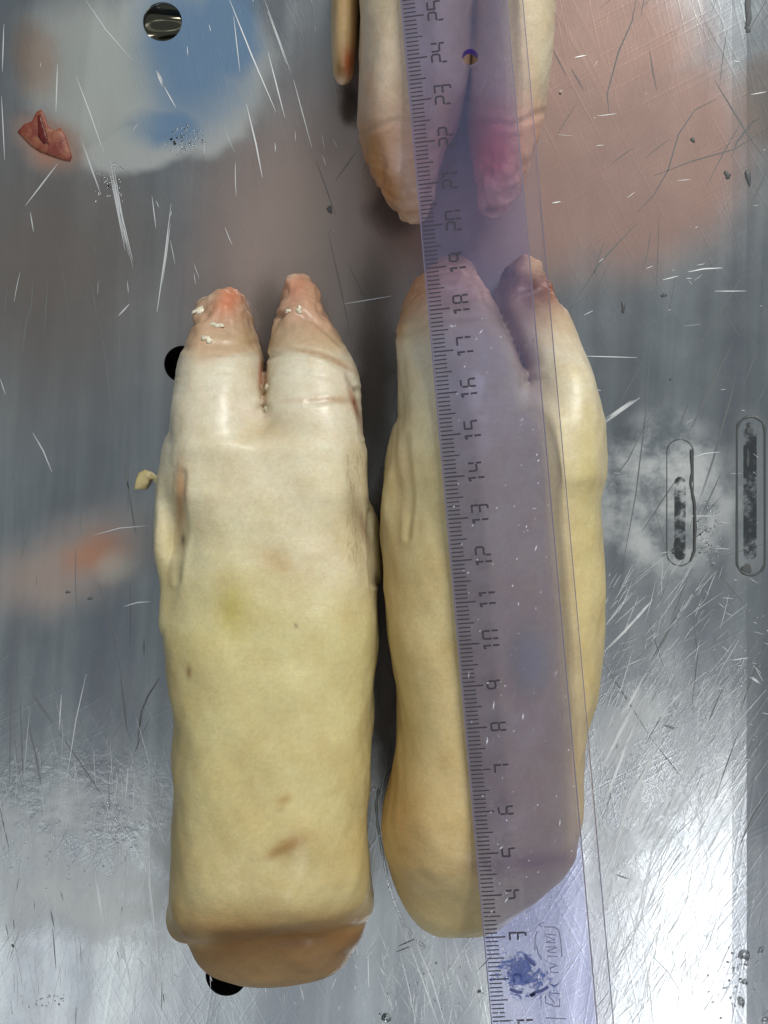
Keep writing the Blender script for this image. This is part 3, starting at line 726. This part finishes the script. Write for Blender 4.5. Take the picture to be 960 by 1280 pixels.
# ---- right trotter (under the ruler)
o = W(620, 800, 0)
right = empty('pig_trotter', o, 'yellow trotter lying under the middle of the ruler, right of the whole pale one', 'pig trotter', 'scalded pig trotters on the steel table')
toeL = [(310,566,578,1.2),(316,554,587,1.7),(330,535,594,2.3),(350,518,602,2.8),(380,503,621,3.3),(410,495,632,3.8),(440,495,644,4.3),(477,497,656,4.8),(530,499,650,5.1),(600,510,630,5.1),(650,540,600,4)]
toeR = [(310,655,672,1.2),(316,644,683,1.7),(335,631,689,2.1),(360,623,695,2.6),(390,624,711,3.1),(420,633,722,3.6),(450,646,731,4.1),(477,656,738,4.5),(530,650,746,5.0),(600,640,748,5.1),(650,670,720,4)]
body = [(476,654,662,2.5),(492,610,695,3.9),(530,502,744,5.0),(570,500,748,5.2),(640,496,746,5.2),(690,486,748,5.25),(740,482,751,5.25),(770,483,752,5.25),(800,485,750,5.25),(830,490,746,5.25),(870,495,740,5.25),(905,498,732,5.2),(930,497,727,5.2),(960,491,724,5.2),(1000,479,723,5.2),(1025,475,721,5.1),(1060,480,715,4.9),(1085,487,702,4.5),(1110,494,680,4.0),(1140,505,650,3.5),(1160,520,628,3.0),(1174,540,606,2.4),(1180,553,590,1.4)]
dewA = [(535,493,503,2.0),(565,484,508,3.0),(600,477,514,3.5),(640,475,514,3.6),(680,477,509,3.3),(715,484,498,2.2),(735,486,492,1.6)]
P, Q, N = build_field([dict(rows=toeL, sig=3), dict(rows=toeR, k=.0006, sig=3), dict(rows=body, k=.0045, q=2.7), dict(rows=dewA, k=.0028, zc=.016)], (465, 775, 295, 1195, .058), .004)
P, Q, N = relief(P, Q, N, [([(500,420),(540,400),(600,395)], 4, .35), ([(690,400),(715,440),(735,480)], 3, .3), ([(507,545),(510,580),(513,620),(508,670)], 4, .5), ([(657,478),(657,505)], 7, .35)],
  lambda x, y: 1 - sm_(y, 360, 405), 21)
base = grad([(310, PINK), (360, (.60, .38, .28)), (400, (.66, .52, .36)), (440, WHITE), (600, (.66, .56, .32)), (750, (.63, .51, .26)), (1000, (.61, .46, .22)), (1100, (.61, .46, .22)), (1180, (.68, .55, .29))])
marks = [(632,350,12,44,4,(.03,.02,.02),.95),(645,420,7,36,-18,(.16,.08,.05),.8),(666,352,36,52,8,(.12,.035,.025),.8),(690,360,10,14,0,(.22,.07,.04),.6),(672,330,20,12,0,(.62,.42,.30),.6),(520,360,14,40,25,(.52,.26,.12),.6),(655,440,10,45,-18,(.36,.20,.12),.6),(500,395,8,24,10,(.40,.22,.10),.5),  # first mark paints the shaded inner wall of the right toe
 (502,590,10,40,0,(.52,.36,.20),.4),(492,720,12,50,0,(.52,.36,.18),.4),(500,1020,24,70,-8,(.44,.26,.09),.65),(498,800,12,70,0,(.55,.40,.18),.4),(510,880,14,80,0,(.58,.42,.18),.4),  # left flank marks paint its shaded side into the tint
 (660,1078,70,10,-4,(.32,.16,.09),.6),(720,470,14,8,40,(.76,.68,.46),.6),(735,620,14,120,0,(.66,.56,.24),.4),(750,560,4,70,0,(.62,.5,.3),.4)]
T = np.clip(tint_of(P, base, marks) * (1 + .03 * rng.standard_normal((len(P), 1))), 0, 1)
pieces(right, P, Q, N, T, [('skin', None), ('toe', lambda x, y, z: (y < 400) & (x < 626)), ('toe', lambda x, y, z: (y < 400) & (x >= 626)), ('cut_end', lambda x, y, z: y > 1190 - .62 * np.clip(x - 590, 0, 999)), ('dewclaw', lambda x, y, z: (x < 501 - .02 * abs(y - 620)) & (y > 540) & (y < 730) & (z < .032))], o)
bvR = bvh_of(P, Q)
bristles(bvR, 150, 645, 668, 415, 480, -60, 12, o, right)

# ---- top trotter (cut by the frame)
o = W(570, 60, 0)
topt = empty('pig_trotter', o, 'pinkish trotter entering from the top edge under the ruler, toes pointing down', 'pig trotter', 'scalded pig trotters on the steel table')
toeL = [(279,517,519,2.68,2.6),(277,512,524,2.85,2.4),(274,506,528,3.2,2.1),(262,494,533,3.5,1.8),(240,478,541,3.9,1.4),(215,464,548,4.2,1.1),(190,454,556,4.5,.8),(160,449,570,4.8,.5),(120,448,582,5.0,.2),(60,448,589,5.15),(0,448,593,5.2),(-60,448,597,5.2),(-160,450,600,5.2),(-200,470,590,4.5),(-225,500,550,2)]
toeR = [(271,618,620,2.65,2.55),(269,611,628,2.95,2.3),(265,604,636,3.3,1.9),(250,598,645,3.7,1.6),(230,596,653,4.0,1.3),(205,594,662,4.3,1.0),(180,592,670,4.6,.7),(150,589,679,4.8,.4),(120,587,685,5.0,.2),(60,590,691,5.15),(0,594,694,5.2),(-60,598,695,5.2),(-160,600,695,5.2),(-200,610,690,4.5),(-225,630,660,2)]
body = [(-60,560,630,3),(-100,480,680,5),(-160,450,696,5.2),(-220,450,696,5.2),(-250,500,650,3)]
P, Q, N = build_field([dict(rows=toeL, zc=.03), dict(rows=toeR, k=.0008, zc=.03), dict(rows=body, k=.004)], (430, 715, -285, 340, .058), .004)
P, Q, N = relief(P, Q, N, [([(600,150),(640,158),(680,140)], 4, .4), ([(449,165),(500,150),(560,170)], 4, .3)], lambda x, y: sm_(y, 165, 215), 31)
base = grad([(-250, CREAM), (0, (.68, .56, .40)), (110, (.68, .53, .40)), (170, (.64, .40, .30)), (230, (.62, .38, .29)), (262, (.64, .40, .31)), (275, (.74, .60, .50))])
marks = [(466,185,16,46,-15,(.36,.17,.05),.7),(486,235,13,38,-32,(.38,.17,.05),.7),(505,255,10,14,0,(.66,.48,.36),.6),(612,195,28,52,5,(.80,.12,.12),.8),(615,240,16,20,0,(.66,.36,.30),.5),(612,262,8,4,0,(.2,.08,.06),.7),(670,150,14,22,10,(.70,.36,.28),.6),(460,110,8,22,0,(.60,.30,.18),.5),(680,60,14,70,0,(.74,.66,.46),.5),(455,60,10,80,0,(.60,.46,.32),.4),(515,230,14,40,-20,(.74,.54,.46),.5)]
T = np.clip(tint_of(P, base, marks) * (1 + .03 * rng.standard_normal((len(P), 1))), 0, 1)
pieces(topt, P, Q, N, T, [('skin', None), ('toe', lambda x, y, z: (y > 150) & (x < 578)), ('toe', lambda x, y, z: (y > 150) & (x >= 578))], o)
bvT = bvh_of(P, Q)
dewclaw(topt, [(107,427,428,2.02,1.98),(105,424,431,2.2,1.8),(98,417,441,2.7,1.4),(60,414,447,3.0,1.0),(0,414,450,3.1,.6),(-60,412,455,3.2,.3),(-120,425,450,2.6,.3),(-140,435,442,1.6,.5)], .02, (.58,.40,.20), o, (390,480,-190,170,.038), [(436,78,8,18,0,(.45,.10,.03),.7),(424,85,4,14,0,(.25,.12,.04),.6),(427,102,8,5,0,(.74,.56,.44),.7)])

# ------------------------------------------------------------------ ruler
ZB = .0533; TH = .0024
SR = (H - ZB - TH) / F
sl_ = .0888; norm = math.hypot(1, sl_); ang = math.atan(sl_)
n0y = 382 + 18 * 52.5 + 5; n0x = 501 + sl_ * n0y
UN = 52.5 * norm * SR          # one centimetre of the scale
rl = W(n0x, n0y, ZB + TH); rl.z = 0
ruler = empty('ruler', (rl.x, rl.y, 0), 'transparent violet plastic ruler laid lengthwise across the trotters', 'ruler')
ruler.rotation_euler = (0, 0, ang)
WD = 152.5 * SR
v0, v1 = -.6 * UN, 27.5 * UN
sec = [(0, .0009), (.0105, TH), (WD - 21 * SR, TH), (WD, .0020)]
bm = bmesh.new()
A = [bm.verts.new((u, v0, ZB)) for u in (0, WD)]; B = [bm.verts.new((u, v1, ZB)) for u in (0, WD)]
At = [bm.verts.new((u, v0, ZB + h)) for u, h in sec]; Bt = [bm.verts.new((u, v1, ZB + h)) for u, h in sec]
bm.faces.new((A[0], B[0], B[1], A[1]))
for i in range(3): bm.faces.new((At[i], At[i + 1], Bt[i + 1], Bt[i]))
bm.faces.new((A[0], At[0], Bt[0], B[0])); bm.faces.new((A[1], B[1], Bt[3], At[3]))
bm.faces.new((A[0], A[1], At[3], At[2], At[1], At[0])); bm.faces.new((B[1], B[0], Bt[0], Bt[1], Bt[2], Bt[3]))
bmesh.ops.recalc_face_normals(bm, faces=bm.faces)
blade = link('blade', to_mesh(bm, 'blade'), M_acrylic, ruler)
hu, hv = 80 * SR, (387 - 78) / 52.5 * UN + 18 * UN; hr = 10 * SR
hc = [(hu + hr * math.cos(2 * math.pi * k / 28), hv + hr * math.sin(2 * math.pi * k / 28)) for k in range(28)]
cutter = bpy.data.objects.new('cutter', to_mesh(prism(hc, ZB - .01, ZB + .01), 'cutter')); C.objects.link(cutter); cutter.parent = ruler
bpy.context.view_layer.update()
boolean(blade, cutter); bpy.data.objects.remove(cutter)
bm = bmesh.new(); ra = []
for z in (ZB + .0001, ZB + TH - .0001):
    ra.append([bm.verts.new((hu + hr * .985 * math.cos(2 * math.pi * k / 28), hv + hr * .985 * math.sin(2 * math.pi * k / 28), z)) for k in range(28)])
ra.append([bm.verts.new((hu + hr * .86 * math.cos(2 * math.pi * k / 28), hv + hr * .86 * math.sin(2 * math.pi * k / 28) - hr * .12, ZB + .0001)) for k in range(28)])
for k in range(28): bm.faces.new((ra[0][k], ra[0][(k + 1) % 28], ra[1][(k + 1) % 28], ra[1][k]))
for k in range(1, 13): bm.faces.new((ra[1][k], ra[1][k + 1], ra[2][k + 1], ra[2][k]))
link('hanging_hole_rim', to_mesh(bm, 'hanging_hole_rim'), M_violet, ruler)

ZT = lambda u: ZB + .00004 + float(np.interp(u, [a for a, b in sec], [b for a, b in sec]))
ZP = None
def strokes(lines, fn, wid, z):
    bm = bmesh.new()
    for pl in lines:
        pts = [Vector(fn(*p)) for p in pl]; n = len(pts); L = []; Rr = []
        for i, p in enumerate(pts):
            d0 = (pts[i] - pts[i - 1]).normalized() if i else (pts[1] - pts[0]).normalized()
            d1 = (pts[i + 1] - pts[i]).normalized() if i < n - 1 else d0
            d = (d0 + d1).normalized(); nr = Vector((-d.y, d.x)); m = 1 / max(.5, nr.dot(Vector((-d0.y, d0.x))))
            a_, b_ = p + nr * wid * .5 * m, p - nr * wid * .5 * m
            L.append(bm.verts.new((*a_, z if z is not None else ZT(a_.x)))); Rr.append(bm.verts.new((*b_, z if z is not None else ZT(b_.x))))
        for i in range(n - 1): bm.faces.new((Rr[i], Rr[i + 1], L[i + 1], L[i]))
    return bm
bm = bmesh.new()
for mm in range(0, 272):
    v = mm * .1 * UN; L = 25 if mm % 10 == 0 else (21 if mm % 5 == 0 else 15.5)
    wdt = (1.6 if mm % 10 else 1.9) * SR
    u0, u1 = 2.0 * SR, (2 + L) * SR
    q = [bm.verts.new((a, b, ZT(a))) for a, b in ((u0, v - wdt / 2), (u1, v - wdt / 2), (u1, v + wdt / 2), (u0, v + wdt / 2))]; bm.faces.new(q)
link('graduation_marks', to_mesh(bm, 'graduation_marks'), M_print, ruler)
G = {
 '0': [[(.05, .46), (.05, .90), (.14, .98), (.86, .98), (.95, .90), (.95, .55)], [(.05, .38), (.05, .08)], [(.95, .44), (.95, .08)]],
 '1': [[(.20, .84), (.24, .95), (.5, .97), (.5, .55)], [(.5, .44), (.5, .04)]],
 '2': [[(.05, .98), (.75, .98), (.94, .90), (.94, .60), (.78, .5), (.15, .5), (.03, .42)], [(.02, .36), (.02, .08)]],
 '3': [[(.1, .98), (.92, .98), (.92, .58)], [(.1, .5), (.9, .5), (.9, .10), (.8, .02), (.5, .02)]],
 '4': [[(.06, .96), (.06, .56), (.16, .48), (.86, .48)], [(.95, .98), (.95, .62)], [(.95, .48), (.95, .18)]],
 '5': [[(.95, .98), (.14, .98), (.08, .9), (.08, .56), (.88, .56), (.94, .48), (.94, .20)]],
 '6': [[(.92, .98), (.18, .96)], [(.1, .9), (.1, .56)], [(.1, .45), (.1, .08)], [(.12, .5), (.8, .5), (.94, .42), (.94, .10)]],
 '7': [[(.04, .98), (.92, .98), (.92, .6)], [(.92, .5), (.92, .14)]],
 '8': [[(.1, .55), (.08, .88), (.22, .98), (.78, .98), (.92, .88), (.92, .55)], [(.1, .5), (.9, .5)], [(.08, .44), (.08, .08)], [(.92, .44), (.92, .08)]],
 '9': [[(.9, .5), (.92, .86), (.78, .98), (.2, .98), (.06, .86), (.06, .60), (.2, .5), (.92, .5)], [(.94, .46), (.94, .2)]],
}
DW, DH, ADV = 11 * SR, 20.5 * SR, 13.5 * SR
for nn in range(0, 28):
    txt = str(nn); tot = ADV * (len(txt) - 1) + DW
    lines = []
    for i, ch in enumerate(txt):
        off = i * ADV - tot / 2 + nn * UN + (.06 * UN if len(txt) > 1 else 0)
        for pl in G[ch]: lines.append([(52.5 * SR - y * DH, off + x * DW) for x, y in pl])
    link('numeral', to_mesh(strokes(lines, lambda a, b: (a, b), 2.4 * SR, ZP), 'numeral'), M_print, ruler)
# fine lines that the bevels and edges show
bm = strokes([[(.3 * SR, v0), (.3 * SR, v1)]], lambda a, b: (a, b), 1.3 * SR, ZP)
link('edge_line', to_mesh(bm, 'edge_line'), M_edge, ruler)
bm = strokes([[(WD - 21 * SR, v0), (WD - 21 * SR, v1)]], lambda a, b: (a, b), 1.6 * SR, ZP)
link('bevel_line', to_mesh(bm, 'bevel_line'), M_edge, ruler)
bm = strokes([[(WD - .4 * SR, v0), (WD - .4 * SR, v1)]], lambda a, b: (a, b), 1.0 * SR, ZP)
link('edge_line', to_mesh(bm, 'edge_line'), M_edge, ruler)
# worn maker's mark near the zero end: rounded frame and lettering, read along the ruler
def rp(px, py):   # photograph point on the ruler -> local u, v
    p = W(px, py, ZB); d = Vector((p.x - rl.x, p.y - rl.y)); ca, sa = math.cos(ang), math.sin(ang)
    return (d.x * ca + d.y * sa, -d.x * sa + d.y * ca)
frame = [[(667,1184),(668,1166),(670,1160)],[(679,1155),(690,1155),(696,1158),(698,1164),(700,1178),(701,1192)],[(669,1178),(672,1190),(676,1196)],[(676,1155),(672,1152),(678,1149)]]
link('logo_frame', to_mesh(strokes(frame, rp, 1.5 * SR, ZP), 'logo_frame'), M_logo, ruler)
let = [[(680,1164),(693,1165)],[(680,1166),(692,1171),(681,1174)],[(682,1174),(693,1175)],[(681,1180),(694,1180)],[(694,1181),(682,1185)],[(683,1186),(694,1187)],[(683,1191),(695,1192)],
 [(686,1200),(696,1203),(687,1206),(687,1211),(697,1212)],[(687,1222),(686,1226),(690,1228),(695,1227),(697,1223)],[(687,1237),(698,1238)],[(680,1238),(681,1250),(690,1252)],[(684,1240),(692,1250)],[(688,1253),(698,1254),(698,1244)],[(681,1268),(706,1269)],[(675,1246),(675,1254)]]
link('logo_lettering', to_mesh(strokes(let, rp, 1.4 * SR, ZP), 'logo_lettering'), M_logo, ruler)
def patch(pts_px, z, name, mat):
    bm = bmesh.new(); bm.faces.new([bm.verts.new((*rp(*p), z)) for p in pts_px][::-1]); return link(name, to_mesh(bm, name), mat, ruler)
patch([(608,1180),(690,1180),(696,1246),(614,1246)], ZB + TH + .00006, 'ink_smear', M_smear)
link('ink_streak', to_mesh(strokes([[(661,1240),(668,1236),(676,1234),(684,1229)],[(662,1241),(668,1238)],[(636,1232),(646,1236),(652,1236)],[(655,1190),(661,1198),(668,1203)]], rp, 4 * SR, ZB + TH + .00007), 'ink_streak'), simple('dark_blue_ink', (.05, .06, .2), .5), ruler)

M_fleck = simple('worn_plastic_fleck', (.70, .69, .76), .4)
bm = bmesh.new()
for k in range(170):
    py = 1285 - 900 * random.random() ** 2.0; le = 501 + .0888 * py; px = le + R_(8, 128)
    u, v = rp(px, py); l = R_(.6, 2.0 if k % 7 else 7) * SR; a = random.gauss(1.1, .5); wd_ = R_(.35, .9) * SR
    ca, sa = math.cos(a), math.sin(a)
    bm.faces.new([bm.verts.new((u + x * ca - y * sa, v + x * sa + y * ca, ZT(u + x * ca - y * sa) + .00001)) for x, y in ((-l, 0), (0, -wd_), (l, 0), (0, wd_))])
link('scuff_flecks', to_mesh(bm, 'scuff_flecks'), M_fleck, ruler, kind='stuff')
def reflection_material():  # soft grey-blue reflection on the blade, painted as a flat patch
    t = NT('grey_blue_reflection')
    v = t.mapping(t.n('ShaderNodeTexCoord').outputs['Generated'], loc=(-1, -1, 0), scale=(2, 2, 0))
    ln = t.n('ShaderNodeVectorMath', operation='LENGTH'); t.t.links.new(v, ln.inputs[0])
    al = t.math('MULTIPLY', t.ramp(t.math('SUBTRACT', 1.0, ln.outputs['Value']), 0, .8), .5)
    df = t.n('ShaderNodeBsdfDiffuse', i_Color=(.19, .20, .27)); tr = t.n('ShaderNodeBsdfTransparent')
    ms = t.n('ShaderNodeMixShader'); t.set(ms.inputs[0], al); t.t.links.new(tr.outputs[0], ms.inputs[1]); t.t.links.new(df.outputs[0], ms.inputs[2])
    return t.done(ms.outputs[0])
patch([(628,770),(694,770),(698,880),(632,880)], ZB + TH + .00005, 'painted_reflection', reflection_material())

# ------------------------------------------------------------------ scraps on the steel
def scrap(outline, h, name, mat, label, cat, group=None):
    P2 = [W(*p) for p in outline]; cx = sum(p.x for p in P2) / len(P2); cy = sum(p.y for p in P2) / len(P2)
    bm = bmesh.new(); n = len(P2); prev = None
    for f, z in ((1, 0.0), (1.0, h * .35), (.9, h * .75), (.65, h), (.3, h * 1.05)):
        ring = [bm.verts.new(((p.x - cx) * f, (p.y - cy) * f, z + .00003 + (random.uniform(-.15, .15) * h if 0 < f < 1 else 0))) for p in P2]
        if prev:
            for k in range(n): bm.faces.new((prev[k], prev[(k + 1) % n], ring[(k + 1) % n], ring[k]))
        prev = ring
    bm.faces.new(prev)
    bmesh.ops.recalc_face_normals(bm, faces=bm.faces)
    ob = link(name, to_mesh(bm, name, True), mat, None, label=label, cat=cat, group=group); ob.location = (cx, cy, 0)
    return ob
clot = scrap(dens([(22,165),(30,156),(40,152),(46,140),(52,137),(57,146),(60,158),(70,164),(76,160),(82,170),(86,182),(90,196),(88,202),(78,200),(66,196),(50,190),(38,182)], 2), .0007, 'meat_scrap', M_clot, 'red shred of raw tissue on the steel below the brown smear, upper left', 'meat scrap')
b = scrap(dens([(47,145),(51,142),(55,156),(60,170),(63,184),(55,182),(47,172)], 2), .0010, 'dark_clot', tissue_material('dark_blood', (.12, .010, .006), (.08, .005, .003)), None, None)
b.parent = clot; b.location = Vector(b.location) - Vector(clot.location)
for k in ('label', 'category'):
    if k in b: del b[k]
scrap(dens([(168,612),(170,600),(174,591),(182,587),(190,590),(196,594),(204,592),(206,600),(207,612),(203,610),(199,600),(192,598),(186,602),(183,612)], 2), .0022, 'fat_scrap', M_fat, 'small crooked yellow scrap of fat beside the left trotter', 'fat scrap')

# ------------------------------------------------------------------ water on the steel
def drop(px, py, rx, ry, h, rot, label):
    c = W(px, py); b = dome(0, 0, rx * S0, ry * S0, h, rot, 24, 8, .12)
    ob = link('water_drop', to_mesh(b, 'water_drop', True), M_water, None, label=label, cat='water drop', group='water drops at the lower right')
    ob.location = (c.x, c.y, table_z(c.x) + .00005)
drop(930, 1194, 7.5, 7.0, .0012, .3, 'largest round water drop beside the white glare, lower right corner')
drop(931, 1227, 3.8, 3.8, .0008, 0, 'small round water drop between two larger ones, lower right corner')
drop(926, 1252, 4.8, 7.0, .0010, .2, 'oval water drop below the small round one, lower right corner')
drop(955, 1273, 4.0, 3.2, .0007, .4, 'water drop nearest the lower right corner')
drop(950, 1187, 2.8, 5.0, .0007, -.5, 'narrow slanted water drop right of the largest one')
drop(483, 1272, 6, 6, .0010, 0, 'water drop with a black speck under the cut end of the left trotter')
bm = bmesh.new()
for (x0, x1, y0, y1, n, r0, r1) in [(0, 190, 955, 1120, 170, .5, 1.6), (20, 90, 1235, 1265, 22, .8, 1.8), (880, 958, 1150, 1280, 70, .5, 2.0), (860, 905, 620, 720, 140, .5, 1.6), (900, 960, 740, 960, 50, .5, 1.3), (110, 160, 190, 260, 60, .6, 2.0), (200, 265, 150, 200, 80, .6, 2.0), (470, 620, 1180, 1280, 70, .5, 1.5)]:
    for _ in range(n):
        px, py = random.triangular(x0, x1), random.triangular(y0, y1); r = r0 + (r1 - r0) * random.random() ** 2
        c = W(px, py); d = dome(c.x, c.y, r * S0 * R_(.7, 1.3), r * S0 * R_(.8, 1.5), r * S0 * .22, R_(0, 3), 8, 3, .2, table_z(c.x) + .00003)
        m = to_mesh(d, 't'); bm.from_mesh(m); bpy.data.meshes.remove(m)
link('water_beads', to_mesh(bm, 'water_beads', True), M_water, None, kind='stuff', label='fine beads of water scattered over the steel')
# thread of water standing between the two trotters
bm = tube_ring(bmesh.new(), wp(dens([(474, 985), (470, 1005), (472, 1030), (477, 1060), (483, 1090), (488, 1112), (494, 1130), (505, 1155), (520, 1176), (536, 1186)], 4)), 1.6 * S0, False, .4)
link('water_thread', to_mesh(bm, 'water_thread', True), M_water, None, kind='stuff', label='thread of water drawn out between the two trotters')
for px, py, r in ((456, 1268, 2.5), (595, 1239, 2.2)): pass
bm = bmesh.new(); blobs(bm, [(480, 1271, 3, 3), (599, 1239, 2, 2.5), (700, 117, 1.5, 1.5), (838, 474, 1.6, 1.6), (830, 369, 3.5, 2.5), (779, 384, 3, 6), (866, 175, 3, 3), (909, 219, 4, 5), (935, 222, 4, 9), (412, 262, 4, 4), (85, 740, 2.5, 2), (113, 748, 3, 2), (16, 1182, 2, 2)], .0002)
link('dirt_specks', to_mesh(bm, 'dirt_specks', True), M_grime, None, kind='stuff', label='dark specks of dirt on the steel')
